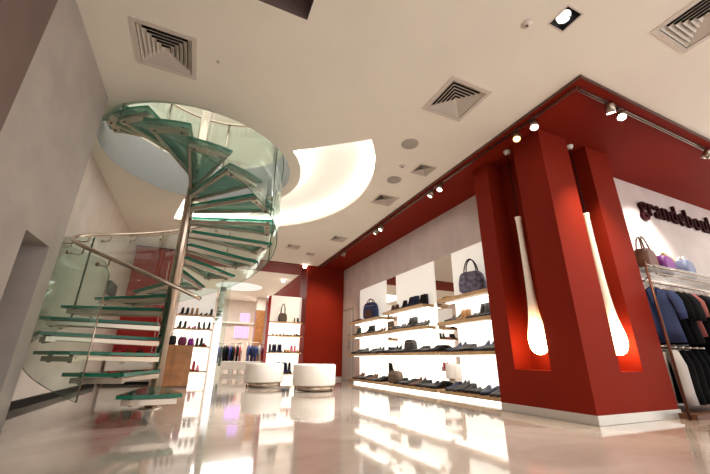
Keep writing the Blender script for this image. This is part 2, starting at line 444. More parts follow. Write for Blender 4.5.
# track and spots
def track(name, p0, p1, label):
    bm = B(); box(bm, min(p0[0], p1[0])-.017, max(p0[0], p1[0])+.017, min(p0[1], p1[1])-.017, max(p0[1], p1[1])+.017, ZC-.055, ZC-.028)
    t = thing(name, label, 'track'); obj('rail', bm, M['steel_b'], t)
    bm = B(); box(bm, min(p0[0], p1[0])-.005, max(p0[0], p1[0])+.005, min(p0[1], p1[1])-.005, max(p0[1], p1[1])+.005, ZC-.058, ZC-.0545)
    obj('slot', bm, M['dark'], t)
track('light_track', (3.25, 1.63), (3.25, 9.8), 'long ceiling light track over the shoe wall')
track('light_track', (3.30, 1.63), (9.2, 1.63), 'ceiling light track in front of the sign wall')
def spot(loc, aim, lampmat, label, power=0, col=(1, .8, .55), size=70, r=.046):
    loc = Vector(loc); d = (Vector(aim)-loc).normalized()
    t = thing('spotlight', label, 'spotlight', (loc.x, loc.y, ZC-.055), 0, None)
    q = Vector((0, 0, -1)).rotation_difference(d).to_matrix()
    L = loc - t.location
    def tr(bm):
        for v in bm.verts: v.co = q @ v.co + L
    bm = B(); lathe(bm, [(0, .075), (r*.7, .075), (r, .05), (r, -.05), (r*.88, -.05), (r*.85, -.035)], n=20); tr(bm); obj('housing', bm, M['steel_b'], t)
    bm = B(); lathe(bm, [(0, -.040), (r*.84, -.040)], n=20); tr(bm); ln = obj('lamp', bm, lampmat, t)
    bm = B(); tube(bm, [(0, 0, 0), L*.5, L+Vector((0, 0, .02))], .008, 6); obj('bracket', bm, M['steel_b'], t)
    if power:
        ld = bpy.data.lights.new('spot', 'SPOT'); ld.energy = power; ld.color = col; ld.spot_size = R(size); ld.spot_blend = .9; ld.shadow_soft_size = .03
        lo = bpy.data.objects.new('spot_lamp_light', ld); C.objects.link(lo); lo.parent = t
        lo.location = L + d*.06; lo.rotation_euler = Vector((0, 0, -1)).rotation_difference(d).to_euler()
    return t
SP = [((3.27, 2.42, 3.17), (1.6, 1.6, 0), 'lampw', 'warm golden spotlight above the left face of the pillar', 45, (1, .66, .32)),
      ((3.27, 2.17, 3.17), (1.8, 1.4, 0), 'lampc', 'white spotlight beside the golden one above the pillar', 90, (1, .9, .8)),
      ((3.80, 1.63, 3.18), (4.35, 2.2, 0.2), 'lamps', 'spotlight turned away, left of the bright one on the front track', 170, (1, .84, .58)),
      ((3.99, 1.63, 3.16), (2.2, 0.9, 0), 'lampc', 'brightest white spotlight on the front track, in front of the pillar', 55, (.95, .95, 1)),
      ((5.86, 1.63, 3.17), (5.9, 2.6, 1.9), 'lamps', 'warm spotlight of the pair near the right edge', 190, (1, .93, .88)),
      ((6.10, 1.63, 3.15), (4.2, .9, 1.2), 'lamps', 'violet white spotlight of the pair near the right edge', 40, (.95, .9, 1)),
      ((3.25, 3.92, 3.18), (1.6, 3.2, 0), 'lamps', 'right one of the nearest pair of spotlights above the shoe wall', 275, (1, .97, .92)),
      ((3.25, 4.16, 3.18), (1.5, 5.2, 0), 'lamps', 'left one of the nearest pair of spotlights above the shoe wall', 275, (1, .97, .92)),
      ((3.25, 5.92, 3.18), (1.2, 5.8, 0), 'lamps', 'right one of the middle pair of spotlights above the shoe wall', 275, (1, .97, .92)),
      ((3.25, 6.16, 3.18), (1.3, 7.5, 0), 'lamps', 'left one of the middle pair of spotlights above the shoe wall', 275, (1, .97, .92)),
      ((3.25, 8.0, 3.18), (3.0, 10.0, 1.2), 'lamps', 'single spotlight at the far end of the shoe wall track', 150, (1, .75, .5))]
for l, a, mm, lab, p, c_ in SP: spot(l, a, M[mm], lab, p, c_, 80 if 'turned away' in lab else 75)
for x, y, lab in ((2.62, 12.3, 'glowing warm spotlight under the red band above the back shelving'), (2.75, 9.94, 'tiny white spotlight on the ceiling edge beside the back column')):
    bm = B(); lathe(bm, [(0, -.10), (.05, -.09), (.06, -.05), (.05, -.0)], n=16, c=(x, y, ZC)); tag(obj('downlight', bm, M['lamps']), lab, 'light')

# ------------------------------------------------------------------ pendants
def pendant(x, y, label):
    t = thing('pendant_lamp', label, 'lamp', (x, y, .62), 0, None)
    prof = [(0, 0), (.035, .006), (.068, .030), (.090, .07), (.101, .125), (.103, .175), (.096, .235), (.082, .305), (.067, .39), (.055, .50), (.046, .64), (.039, .84), (.034, 1.1), (.031, 1.4), (.032, 1.6), (.038, 1.65), (.040, 1.665), (0, 1.665)]
    bm = B(); lathe(bm, prof, n=32); obj('glass_shade', bm, M['opal'], t)
    bm = B(); tube(bm, [(0, 0, 1.66), (0, 0, ZC-.62-.03)], .006, 8); obj('cord', bm, M['black'], t)
    bm = B(); lathe(bm, [(0, -.045), (.03, -.045), (.042, -.02), (.045, 0)], (0, 0, ZC-.62-.026), 20); obj('canopy', bm, M['whitep'], t)
pendant(3.53, 2.80, 'long white teardrop pendant lamp in the left niche of the pillar')
pendant(4.19, 2.36, 'long white teardrop pendant lamp in the right niche of the pillar')

# ------------------------------------------------------------------ staircase
RS, HS, Z0, T0, DT, W = 1.192, .178, .066, R(-86.68), R(23.636), R(12.37)
def tz(th): return Z0 + HS*(1+(T0-th)/DT)
st = thing('spiral_staircase', 'glass and steel spiral staircase rising through a round ceiling opening', 'staircase', (SC[0], SC[1], 0))
bm = B(); tube(bm, [(0, 0, .0), (0, 0, 5.2)], .066, 28); obj('pole', bm, M['steel'], st)
bm = B(); lathe(bm, [(.066, .014), (.12, .012), (.125, .0), (0, 0)], n=28); obj('base_plate', bm, M['steel_b'], st)
def pol(r, a, z): return (r*math.cos(a), r*math.sin(a), z)
for i in range(20):
    th = T0 - DT*i; z = tz(th)
    bm = B()
    pts = [(.10, -W*1.3), (.10, W*1.3)]
    xy = [(.11*math.cos(a), .11*math.sin(a)) for a in (-1.0, 1.0)]
    outer = [(RS*1.006*math.cos(a), RS*1.006*math.sin(a)) for a in (W, W*.5, 0, -W*.5, -W)]
    poly = [(.085, -.07), *outer[::-1], (.085, .07)]
    prism(bm, poly, -.032, 0, 0, 1)
    tr = obj('tread', bm, [M['tread'], M['tedge']], st, (0, 0, z)); tr.rotation_euler = (0, 0, th)
    bm = B()
    for s in (-1, 1):
        p0 = Vector((.06, s*.04, -.055)); p1 = Vector((RS*.93*math.cos(W*.86), s*RS*.93*math.sin(W*.86), -.055))
        d = (p1-p0).normalized(); nrm = Vector((-d.y, d.x, 0))*.014
        for zz0, zz1 in ((-.030, .012),):
            vs = [bm.verts.new(p0+a*nrm+Vector((0, 0, b_))) for a in (-1, 1) for b_ in (zz0-.01, zz1)] + [bm.verts.new(p1+a*nrm+Vector((0, 0, b_))) for a in (-1, 1) for b_ in (zz0+.012, zz1)]
            for f in ((0,1,3,2), (4,6,7,5), (0,4,5,1), (2,3,7,6), (0,2,6,4), (1,5,7,3)): bm.faces.new([vs[k] for k in f])
    # outer bearing plate between the two arms
    n = 6; ri, ro = RS*.885, RS*.955
    lo = []; hi = []
    for k in range(n+1):
        a = -W*.9+2*W*.9*k/n
        lo.append([bm.verts.new((r*math.cos(a), r*math.sin(a), zz)) for r, zz in ((ri, -.090), (ro, -.090), (ro, -.044), (ri, -.044))])
    for k in range(n):
        for q in range(4): bm.faces.new((lo[k][q], lo[k][(q+1) % 4], lo[k+1][(q+1) % 4], lo[k+1][q]))
    bm.faces.new(lo[0]); bm.faces.new(lo[-1][::-1])
    obj('tread_frame', bm, M['steel_d'], tr)
    for s in (-.62, .62):
        bm = B(); lathe(bm, [(0, -.100), (.014, -.100), (.019, -.092), (.019, .003), (0, .004)], (RS*.92*math.cos(W*s), RS*.92*math.sin(W*s), 0), 12); obj('bolt', bm, M['bolt'], tr)
# glass balustrade in curved panels
def curved(bm, r, a0, a1, zb, zt, th=.012, n=12, corner=None):
    rows = []
    for k in range(n+1):
        a = a0+(a1-a0)*k/n; u = k/n
        top, bot = zt(a), zb(a)
        if corner:
            for uu in (u if 's' in corner else 9, 1-u if 'e' in corner else 9):
                if uu < .12: top -= .12*(1-uu/.12)**2
        rows.append([bm.verts.new(pol(r, a, bot)), bm.verts.new(pol(r+th, a, bot)), bm.verts.new(pol(r+th, a, top)), bm.verts.new(pol(r, a, top))])
    for k in range(n):
        for q in range(4):
            f = bm.faces.new((rows[k][q], rows[k][(q+1) % 4], rows[k+1][(q+1) % 4], rows[k+1][q]))
            f.material_index = 1 if q in (0, 2) else 0; f.smooth = q in (1, 3)
    for rw_ in (rows[0], rows[-1][::-1]):
        f = bm.faces.new(rw_); f.material_index = 1
RG = 1.235
a = R(-112); PANELS = []
while a > R(-530):
    PANELS.append((a, max(a-R(46.6), R(-536)))); a -= R(47.2)
for k, (a0, a1) in enumerate(PANELS):
    bm = B(); curved(bm, RG, a0, a1, lambda q: max(tz(q)-.24, .03), lambda q: tz(q)+.96, n=14, corner='s' if k == 0 else None)
    obj('glass_panel', bm, [M['glass'], M['gedge']], st)
# handrail
RH = 1.12
pts = [pol(RH, R(-72)-R(6)*k, tz(R(-72)-R(6)*k)+.99) for k in range(39)]
bm = B(); tube(bm, pts, .021, 12); hr = obj('handrail', bm, M['steel'], st)
for k in range(10):
    a = R(-118)-R(19)*k; z = tz(a)+.99
    bm = B(); tube(bm, [pol(RH, a, z), pol(RH, a, z-.075), pol(RH+.03, a, z-.095), pol(RG, a, z-.095)], .007, 8)
    tube(bm, [pol(RG-.008, a, z-.095), pol(RG+.022, a, z-.095)], .018, 12); obj('handrail_bracket', bm, M['steel_b'], hr)
a0 = R(-112)
bm = B(); tube(bm, [pol(RG+.006, a0, max(tz(a0)-.24, .03)), pol(RG+.006, a0, tz(a0)+.82)], .006, 8); obj('edge_glint_rod', bm, M['steel'], st)  # added rod imitates the bright reflection along the glass start edge
# guard rail round the opening upstairs
g = thing('glass_guardrail', 'curved glass guardrail around the opening on the upper floor', 'guardrail', (HC[0], HC[1], ZC+.70))
for k in range(5):
    a0 = R(-60)+R(46)*k
    bm = B(); curved(bm, 1.34, a0, a0+R(45), lambda q: 0.0, lambda q: 1.0, n=10); obj('glass_panel', bm, [M['glass'], M['gedge']], g)
    bm = B(); p = pol(1.37, a0, 0); tube(bm, [p, (p[0], p[1], 1.05)], .022, 12); obj('post', bm, M['steel'], g)
bm = B(); tube(bm, [pol(1.36, R(-60)+R(5)*k, 1.06) for k in range(47)], .022, 10); obj('handrail', bm, M['steel'], g)

# ------------------------------------------------------------------ stools, bench, counter
def stool(x, y, label):
    t = thing('round_pouf', label, 'stool', (x, y, 0), R(20), 'round white poufs')
    bm = B(); lathe(bm, [(0, .10), (.385, .10), (.395, .11), (.40, .13), (.40, .435), (.392, .457), (.37, .467), (0, .47)], n=48); obj('seat', bm, M['white'], t)
    bm = B(); lathe(bm, [(0, .012), (.33, .012), (.33, .1), (0, .1)], n=40); obj('plinth', bm, M['steel'], t)
    for k in range(4):
        a = k*PI/2+PI/4
        bm = B(); p = pol(.35, a, 0); tube(bm, [(p[0], p[1], 0), (p[0], p[1], .1)], .014, 10); obj('leg', bm, M['steel'], t)
stool(1.43, 7.85, 'round white pouf on a chrome base, farther and left of the two')
stool(2.14, 6.62, 'round white pouf on a chrome base, nearer and right of the two')
t = thing('bench', 'long low white bench with square openings behind the poufs', 'bench', (.85, 12.0, 0))
bm = B(); box(bm, 0, 1.9, 0, .5, .22, .47); obj('seat', bm, M['whitep'], t, bevel=.01)
bm = B(); box(bm, 0, 1.9, 0.02, .48, 0, .08); 
for k in range(8): box(bm, k*.26, k*.26+.08, .02, .48, .08, .22)
obj('base', bm, M['whitep'], t)

t = thing('display_counter', 'honey brown wooden counter behind the stair pole', 'counter', (-.62, 8.1, 0))
bm = B(); box(bm, 0, .60, 0, .6, .0, .80); obj('body', bm, M['woodc'], t, bevel=.004)
bm = B(); box(bm, .27, .275, -.003, 0, .03, .77); box(bm, 0, .6, -.003, 0, .0, .03); obj('seam', bm, M['edge'], t)
def softbox(name, x, y, z, w, d, h, m, label, cat, taper=.85):
    bm = B(); v, _ = box(bm, -w/2, w/2, -d/2, d/2, 0, h)
    for q in v:
        if q.co.z > 0: q.co.x *= taper; q.co.y *= taper
    bmesh.ops.subdivide_edges(bm, edges=bm.edges[:], cuts=1, use_grid_fill=True)
    t = thing(name, label, cat, (x, y, z))
    o = obj('body', bm, m, t); s = o.modifiers.new('s', 'SUBSURF'); s.levels = s.render_levels = 2
    for e in o.data.edges: pass
    bm = B(); tube(bm, [(-w*.2, 0, h*.9), (-w*.18, 0, h*1.18), (0, 0, h*1.3), (w*.18, 0, h*1.18), (w*.2, 0, h*.9)], .008, 6); obj('handle', bm, M['black'], t)
    return t
def leather(name, col): return mat(name, col, .5, spec=.25)
lea = {'purple': leather('purple_leather', (.13, .02, .06)), 'black': leather('black_leather', (.008, .007, .008)), 'brown': leather('brown_leather', (.12, .05, .03)),
       'navy': leather('navy_leather', (.015, .02, .07)), 'tan': leather('tan_leather', (.50, .28, .13)), 'grey': leather('grey_leather', (.075, .07, .072)),
       'red': leather('red_leather', (.40, .02, .03)), 'white': leather('white_leather', (.62, .58, .54)), 'pink': leather('pink_leather', (.62, .16, .26)),
       'violet': leather('violet_leather', (.20, .02, .22)), 'blue': leather('blue_grey_leather', (.05, .06, .11))}
softbox('handbag', -.44, 8.3, .80, .16, .2, .19, lea['black'], 'black handbag at the left end of the brown counter', 'bag')
softbox('handbag', -.25, 8.3, .80, .18, .2, .17, lea['purple'], 'dark purple handbag in the middle of the brown counter', 'bag')
softbox('handbag', -.09, 8.42, .80, .13, .2, .15, lea['violet'], 'small plum handbag at the right end of the brown counter', 'bag')

t = thing('display_cabinet', 'low white cabinet in front of the red wall panelling, behind the stair', 'cabinet', (-1.68, 9.2, 0))
bm = B(); box(bm, 0, 1.15, 0, .45, .06, .50); obj('body', bm, M['whitep'], t, bevel=.006)
bm = B(); box(bm, .03, 1.12, .04, .42, 0, .06); obj('plinth', bm, M['black'], t)
for k in range(2):
    bm = B(); box(bm, .02+k*.56, .57+k*.56, -.016, -.001, .09, .48); d = obj('door', bm, M['whitep'], t, bevel=.003)
    bm = B(); box(bm, .26+k*.56, .36+k*.56, -.03, -.0165, .43, .445); obj('handle', bm, M['steel_b'], d)
for k, (nm, cl) in enumerate((('red', 'red'), ('brown', 'brown'), ('dark', 'black'), ('bright red', 'red'), ('plum', 'purple'))):
    softbox('handbag', -1.55+.22*k, 9.42, .50, .18, .16, .20-.02*(k % 2), lea[cl], f'{nm} handbag standing {["first", "second", "third", "fourth", "last"][k]} from the left on the low white cabinet', 'bag')

# ------------------------------------------------------------------ shelving
XF, SD = 3.75, .33
def wall_panel(name, y0, y1, label):
    t = thing(name, label, 'wall panel')
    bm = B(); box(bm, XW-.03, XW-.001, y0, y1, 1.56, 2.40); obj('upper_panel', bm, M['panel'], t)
    bm = B(); box(bm, XW-.028, XW-.001, y0, y1, .10, 1.56); obj('lightbox', bm, M['backlit'], t)
    return t
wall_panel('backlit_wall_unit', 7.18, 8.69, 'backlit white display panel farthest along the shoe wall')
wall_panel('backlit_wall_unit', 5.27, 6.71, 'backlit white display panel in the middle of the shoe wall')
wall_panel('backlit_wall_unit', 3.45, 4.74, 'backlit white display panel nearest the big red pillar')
for y0, y1, lab in ((6.72, 7.17, 'narrow mirror between the far and middle display panels'), (4.75, 5.26, 'narrow mirror between the middle and near display panels')):
    bm = B(); box(bm, XW-.02, XW-.001, y0, y1, .02, 2.40); tag(obj('wall_mirror', bm, M['mirror']), lab, 'mirror')
ORD = ['top', 'second', 'third', 'bottom']; BAY = {'A': 'far', 'B': 'middle', 'C': 'near'}
SH = {'A': [(1.50, 7.10, 8.72), (1.15, 6.85, 8.72), (.69, 6.86, 8.78), (.10, 6.88, 8.78)],
      'B': [(1.555, 5.33, 6.84), (1.155, 5.33, 6.80), (.69, 4.99, 6.82), (.10, 5.03, 6.84)],
      'C': [(1.55, 3.46, 4.86), (1.165, 3.46, 4.90), (.685, 3.46, 4.90), (.10, 3.46, 4.96)]}
def shelf(x0, x1, y0, y1, z, label, along='y'):
    t = thing('display_shelf', label, 'shelf', ((x0+x1)/2, (y0+y1)/2, z))
    hx, hy = (x1-x0)/2, (y1-y0)/2
    bm = B(); box(bm, -hx, hx, -hy, hy, -.052, 0); obj('board', bm, M['oak'], t, bevel=.003)
    bm = B()
    if along == 'y': box(bm, hx-.14, hx-.05, -hy+.03, hy-.03, -.060, -.0525)
    else: box(bm, -hx+.03, hx-.03, hy-.12, hy-.05, -.060, -.0525)
    obj('light_strip', bm, M['led'], t)
for b in 'ABC':
    for k, (z, y0, y1) in enumerate(SH[b]):
        shelf(XF, XW-.031, y0, y1, z, f'{ORD[k]} oak shelf of the {BAY[b]} bay on the shoe wall')
bm = B(); box(bm, 3.9, XW-.03, 3.46, 8.7, .0, .02); tag(obj('floor_light_strip', bm, M['led']), 'glowing light strip on the floor under the shoe wall', 'light strip')

# shoes -----------------------------------------------------------------
def shoe_proto(kind, um, sm, label='shoe'):
    """toe points to -X; length about .27"""
    t = thing({'pump': 'pump_shoe', 'boot': 'ankle_boot', 'flat': 'flat_shoe', 'sneaker': 'sneaker'}[kind], label, 'shoe', (0, -20, 0))
    L = .26; heel = {'pump': .075, 'boot': .03, 'flat': .012, 'sneaker': .02}[kind]
    top = {'pump': .075, 'boot': .20, 'flat': .06, 'sneaker': .085}[kind]
    # stations from toe to heel: x, half width, sole z, top z
    N = 9; bm = B(); rows = []; sole = []
    for i in range(N):
        u = i/(N-1); x = -L/2+L*u
        w = .012+.034*math.sin(PI*min(1, u*1.5+.12))**.7 if u < .55 else .034-.008*(u-.55)*2
        if i == 0: w = .014
        if i == N-1: w = .020
        zs = .006 + (heel*max(0, (u-.35)/.65)**1.3)
        if kind in ('flat', 'sneaker', 'boot'): zs = .012 + (heel-.012)*max(0, (u-.5)/.5) if heel > .012 else .012
        if u < .45: h = .022+.028*(u/.45)
        elif kind == 'pump': h = .05-.015*((u-.45)/.3) if u < .75 else .035+.03*((u-.75)/.25)
        elif kind == 'flat': h = .045 if u < .75 else .045+.015*((u-.75)/.25)
        elif kind == 'sneaker': h = .05+.035*min(1, (u-.45)/.3)
        else: h = .05+(top-.05)*min(1, (u-.45)/.15)
        sole.append((x, w, zs)); r_ = []
        for k in range(7):
            a = PI*k/6
            ww = w*(1 if k in (0, 6) else .98)
            if kind == 'boot' and u > .5: 
                r_.append(bm.verts.new((x, ww*math.cos(a), zs+h*min(1, math.sin(a)*1.6))))
            else: r_.append(bm.verts.new((x, ww*math.cos(a), zs+h*math.sin(a)**.8)))
        rows.append(r_)
    for a, b in zip(rows, rows[1:]):
        for k in range(6):
            f = bm.faces.new((a[k], a[k+1], b[k+1], b[k])); f.smooth = True
        bm.faces.new((a[6], a[0], b[0], b[6]))
    bm.faces.new(rows[0][::-1]); bm.faces.new(rows[-1])
    obj('upper', bm, um, t)
    bm = B(); st_ = .010 if kind != 'sneaker' else .020
    rows = [[bm.verts.new((x, s*w*1.06, z+dz)) for s, dz in ((-1, .002), (1, .002), (1, -st_*.6), (-1, -st_*.6))] for x, w, z in sole]
    for a, b in zip(rows, rows[1:]):
        for k in range(4): bm.faces.new((a[k], a[(k+1) % 4], b[(k+1) % 4], b[k]))
    bm.faces.new(rows[0][::-1]); bm.faces.new(rows[-1])
    for v in bm.verts: v.co.z = max(v.co.z, 0)
    obj('sole', bm, sm, t)
    zh = sole[-1][2]
    if zh > .014:
        bm = B(); r1 = .007 if kind == 'pump' else .024
        lathe(bm, [(0, 0), (r1, 0), (r1*1.7 if kind == 'pump' else r1, zh), (0, zh)], (L/2-.028, 0, 0), 10); obj('heel', bm, sm, t)
    return t
PROTO = {}
LASTUSED = set()
def put_shoe(kind, col, loc, rz, label, group, s=1.0):
    key = (kind, col)
    if key not in PROTO: PROTO[key] = shoe_proto(kind, lea[col], lea['black'] if col != 'black' else lea['brown'])
    p = PROTO[key]
    if key in LASTUSED: p = dup(p, loc, rz)
    else: LASTUSED.add(key); p.location = loc; p.rotation_euler = (0, 0, rz)
    p.scale = (s, s, s); p['label'] = label; p['group'] = group
NM = {'pump': 'high heeled shoe', 'boot': 'ankle boot', 'flat': 'low shoe', 'sneaker': 'laced shoe'}
ADJ = {'black': 'black', 'brown': 'brown', 'navy': 'dark blue', 'tan': 'tan', 'grey': 'grey', 'white': 'off-white', 'red': 'red', 'pink': 'pink', 'purple': 'plum', 'blue': 'blue grey', 'violet': 'violet'}
def row(bay, k, y0, y1, n, kinds, cols, rz=PI*0, x=3.90, s=1.0, tilt=.25):
    z = SH[bay][k][0]
    for i in range(n):
        y = y0+(y1-y0)*(i+.5)/n
        kd = kinds[(i//2) % len(kinds)]; cl = cols[(i//2) % len(cols)]
        put_shoe(kd, cl, (x, y, z), rz+random.uniform(-tilt, tilt), f'{ADJ[cl]} {NM[kd]} on the {ORD[k]} shelf of the {BAY[bay]} bay', f'{ADJ[cl]} {NM[kd]}s, {ORD[k]} shelf, {BAY[bay]} bay', s)
row('A', 0, 8.25, 8.62, 3, ['flat', 'sneaker'], ['brown', 'black'])
row('A', 1, 7.15, 8.60, 11, ['pump', 'flat', 'boot'], ['brown', 'grey', 'black'], s=.95)
row('A', 2, 7.00, 8.60, 12, ['flat', 'pump', 'sneaker'], ['black', 'grey', 'black'], s=1.2)
row('A', 3, 7.10, 8.55, 12, ['sneaker', 'flat', 'pump'], ['black', 'grey', 'brown'], s=1.1)
row('B', 0, 6.45, 6.78, 2, ['boot'], ['brown'], s=.7)
row('B', 0, 6.15, 6.3, 1, ['boot'], ['black'], s=.9)
row('B', 0, 5.78, 6.02, 4, ['boot'], ['navy', 'black'], s=1.05)
row('B', 0, 5.45, 5.62, 2, ['boot'], ['black', 'navy'], s=1.0)
row('B', 1, 5.42, 6.72, 12, ['pump', 'sneaker', 'boot', 'pump'], ['grey', 'black', 'grey', 'blue'], s=1.0)
row('B', 2, 5.06, 5.82, 7, ['sneaker', 'flat'], ['black', 'grey'], s=1.2)
row('B', 2, 6.15, 6.75, 6, ['pump', 'flat'], ['black', 'grey'], s=1.2)
row('B', 3, 5.12, 6.45, 13, ['sneaker', 'flat', 'sneaker', 'pump'], ['black', 'grey', 'black', 'brown'], s=1.15, tilt=.45)
row('C', 0, 4.62, 4.78, 1, ['flat'], ['tan'])
row('C', 1, 4.55, 4.80, 2, ['pump', 'boot'], ['grey', 'grey'])
row('C', 1, 4.30, 4.50, 2, ['boot'], ['tan'], s=.8)
row('C', 1, 3.50, 4.24, 8, ['sneaker', 'flat', 'boot'], ['grey', 'blue', 'grey'])
row('C', 2, 3.50, 4.84, 13, ['flat', 'sneaker', 'pump'], ['black', 'grey', 'blue'], s=1.2)
row('C', 3, 3.50, 4.86, 13, ['sneaker', 'pump', 'sneaker', 'flat'], ['black', 'grey', 'blue', 'black'], s=1.2, tilt=.5)

# bags on the shoe wall
def bag(name, loc, w, h, d, m, label, rz=0, strap=True, hh=.5, m2=None, pocket=True):
    """bag whose broad face looks to -Y when rz = 0"""
    t = thing(name, label, 'bag', loc, rz)
    bm = B(); N = 14
    prof = []
    for k in range(N):
        a = 2*PI*k/N
        ca, sa = math.cos(a), math.sin(a)
        x = w/2*math.copysign(abs(ca)**.45, ca); z = h/2*math.copysign(abs(sa)**.5, sa)+h/2
        x *= 1.06-.30*max(0, z/h-.3)
        prof.append((x, z))
    loops = []
    for yy, s in ((-d*.5, .72), (-d*.42, .93), (-d*.2, 1), (d*.2, 1), (d*.42, .93), (d*.5, .72)):
        loops.append([bm.verts.new((x*s, yy, h/2+(z-h/2)*s if z > h*.3 else z)) for x, z in prof])
    for a, b in zip(loops, loops[1:]):
        for k in range(N):
            f = bm.faces.new((a[k], a[(k+1) % N], b[(k+1) % N], b[k])); f.smooth = True
    bm.faces.new(loops[0][::-1]); bm.faces.new(loops[-1])
    obj('body', bm, m, t)
    if strap:
        for s in (-1, 1):
            bm = B(); tube(bm, [(math.cos(a)*w*.24, s*d*.3*(1-math.sin(a)*.6), h*.85+math.sin(a)*h*hh) for a in [PI*k/12 for k in range(13)]], .010, 8); obj('handle', bm, m2 or M['black'], t)
    if pocket:
        bm = B(); box(bm, -w*.26, w*.26, -d*.5-.012, -d*.42, h*.12, h*.5); obj('pocket', bm, m2 or m, t, bevel=.008)
        bm = B(); box(bm, -w*.40, w*.40, -d*.5-.006, -d*.38, h*.74, h*.78); obj('zip', bm, M['steel_b'], t)
    return t
pat = mat('blue_violet_patterned_leather', (.17, .16, .25), .4, noise=(14, .8))
bag('handbag', (3.90, 4.12, 1.55), .42, .36, .18, pat, 'large blue violet handbag with tall black handles on the near top shelf', R(-62), hh=.72, m2=M['black'], pocket=False)
bag('handbag', (3.90, 7.72, 1.50), .44, .42, .16, leather('dark_blue_canvas', (.03, .045, .13)), 'dark blue upright bag on the far top shelf', R(-70), hh=.35, m2=lea['brown'])
bag('handbag', (3.90, 5.98, .69), .26, .25, .14, lea['grey'], 'small grey bag on the third shelf of the middle bay', R(-75), strap=False)
bag('handbag', (3.92, 6.64, .10), .30, .24, .2, mat('plaid_brown_cloth', (.16, .11, .08), .7, noise=(40, .7)), 'small brown plaid bag on the bottom shelf of the middle bay', R(-75), strap=False)

# freestanding shelf units at the back
def unit(x0, x1, zs, ztop, label, red=False):
    t = thing('shelf_unit', label, 'shelf unit', (0, 0, 0))
    bm = B(); box(bm, x0, x1, 10.38, 10.42, 0, zs[0]); obj('lightbox', bm, M['backlit'], t)
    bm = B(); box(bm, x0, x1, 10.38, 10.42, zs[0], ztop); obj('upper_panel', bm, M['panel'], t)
    if red:
        bm = B(); box(bm, x0-.09, x0-.01, 10.1, 10.5, 0, 2.3); obj('side_panel', bm, M['darkred'], t)
    for z in zs:
        bm = B(); box(bm, x0, x1, 10.08, 10.379, z-.035, z); b = obj('shelf_board', bm, M['oak'], t)
        bm = B(); box(bm, x0+.03, x1-.03, 10.28, 10.34, z-.042, z-.0355); obj('light_strip', bm, M['led'], b)
    bm = B(); box(bm, x0, x1, 10.1, 10.38, 0, .06); obj('plinth', bm, M['backlit'], t)
ZL = [1.63, 1.28, .84, .24]; ZR = [1.57, 1.185, .73, .17]
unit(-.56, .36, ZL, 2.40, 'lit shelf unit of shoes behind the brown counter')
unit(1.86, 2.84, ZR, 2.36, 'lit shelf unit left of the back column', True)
def urow(zs, k, x0, x1, n, kinds, cols, where, s=1.0):
    for i in range(n):
        x = x0+(x1-x0)*(i+.5)/n; kd = kinds[(i//2) % len(kinds)]; cl = cols[(i//2) % len(cols)]
        put_shoe(kd, cl, (x, 10.2, zs[k]), PI/2+random.uniform(-.3, .3), f'{ADJ[cl]} {NM[kd]} on the {ORD[k]} shelf of {where}', f'{ADJ[cl]} {NM[kd]}s, {ORD[k]} shelf, {where}', s)
wl, wr = 'the unit behind the counter', 'the unit beside the back column'
urow(ZL, 0, -.50, .33, 7, ['boot', 'boot', 'sneaker'], ['black', 'tan', 'brown'], wl, .9)
urow(ZL, 1, -.50, .33, 7, ['boot', 'sneaker', 'boot'], ['black', 'pink', 'grey'], wl, .9)
urow(ZL, 2, -.20, .28, 5, ['sneaker', 'boot'], ['red', 'black'], wl, 1.0)
urow(ZL, 3, -.10, .20, 3, ['boot', 'pump'], ['red', 'pink'], wl, 1.1)
urow(ZR, 1, 1.95, 2.78, 8, ['flat', 'sneaker'], ['grey', 'brown'], wr, .8)
urow(ZR, 2, 1.92, 2.30, 5, ['boot'], ['navy'], wr, 1.0)
urow(ZR, 2, 2.38, 2.80, 5, ['sneaker', 'boot'], ['tan', 'pink'], wr, .9)
urow(ZR, 3, 2.15, 2.60, 5, ['boot'], ['black', 'navy'], wr, 1.3)
urow(ZR, 0, 2.55, 2.78, 2, ['boot'], ['grey'], wr, .7)
bag('tote_bag', (2.24, 10.2, 1.57), .26, .26, .12, leather('taupe_leather', (.10, .08, .07)), 'dark taupe tote bag with long handles on the back shelf unit', hh=1.2, m2=M['black'], pocket=False)

# mirrored divider
t = thing('glass_divider', 'mirrored glass divider between the left shelf unit and the clothes racks', 'divider', (.40, 10.0, 0))
bm = B(); box(bm, 0, .17, 0, .03, 0, 2.42); obj('mirror_panel', bm, M['mirror'], t)
bm = B(); box(bm, .175, .30, .10, .115, 0, 2.5); obj('glass_panel', bm, M['glass'], t)

# far hall
for k, (x0, x1, z0, z1, lab) in enumerate(((1.85, 2.28, 2.28, 2.66, 'upper violet screen on the back wall'), (1.66, 2.30, 1.50, 2.02, 'lower violet screen on the back wall'))):
    t = thing('wall_screen', lab, 'screen', (0, 0, 0))
    bm = B(); box(bm, x0-.03, x1+.03, 17.93, 18, z0-.03, z1+.03); obj('bezel', bm, M['whitep'], t)
    bm = B(); box(bm, x0, x1, 17.92, 17.929, z0, z1)
    obj('display', bm, M['screen'], t)
    bm = B()
    for q in range(1, 5): box(bm, x0+(x1-x0)*q/5-.008, x0+(x1-x0)*q/5+.008, 17.915, 17.919, z0, z1)
    obj('display_bars', bm, M['whitep'], t)
t = thing('pillar', 'brown wood clad column in front of the back wall', 'pillar', (2.4, 16.6, 0))
bm = B(); box(bm, 0, .6, 0, .4, 0, 2.7); obj('cladding', bm, M['woodc'], t)
bm = B(); box(bm, 0, .6, 0, .4, 2.7, ZC); obj('head', bm, M['wall_far'], t)
bm = B(); lathe(bm, [(0, -.02), (.85, -.02), (.9, 0)], n=40, c=(1.3, 14.4, ZC)); tag(obj('ceiling_light', bm, emis('soft_round_light', (1, .93, .82), .62)), 'round glowing ceiling light in the rear hall', 'light')
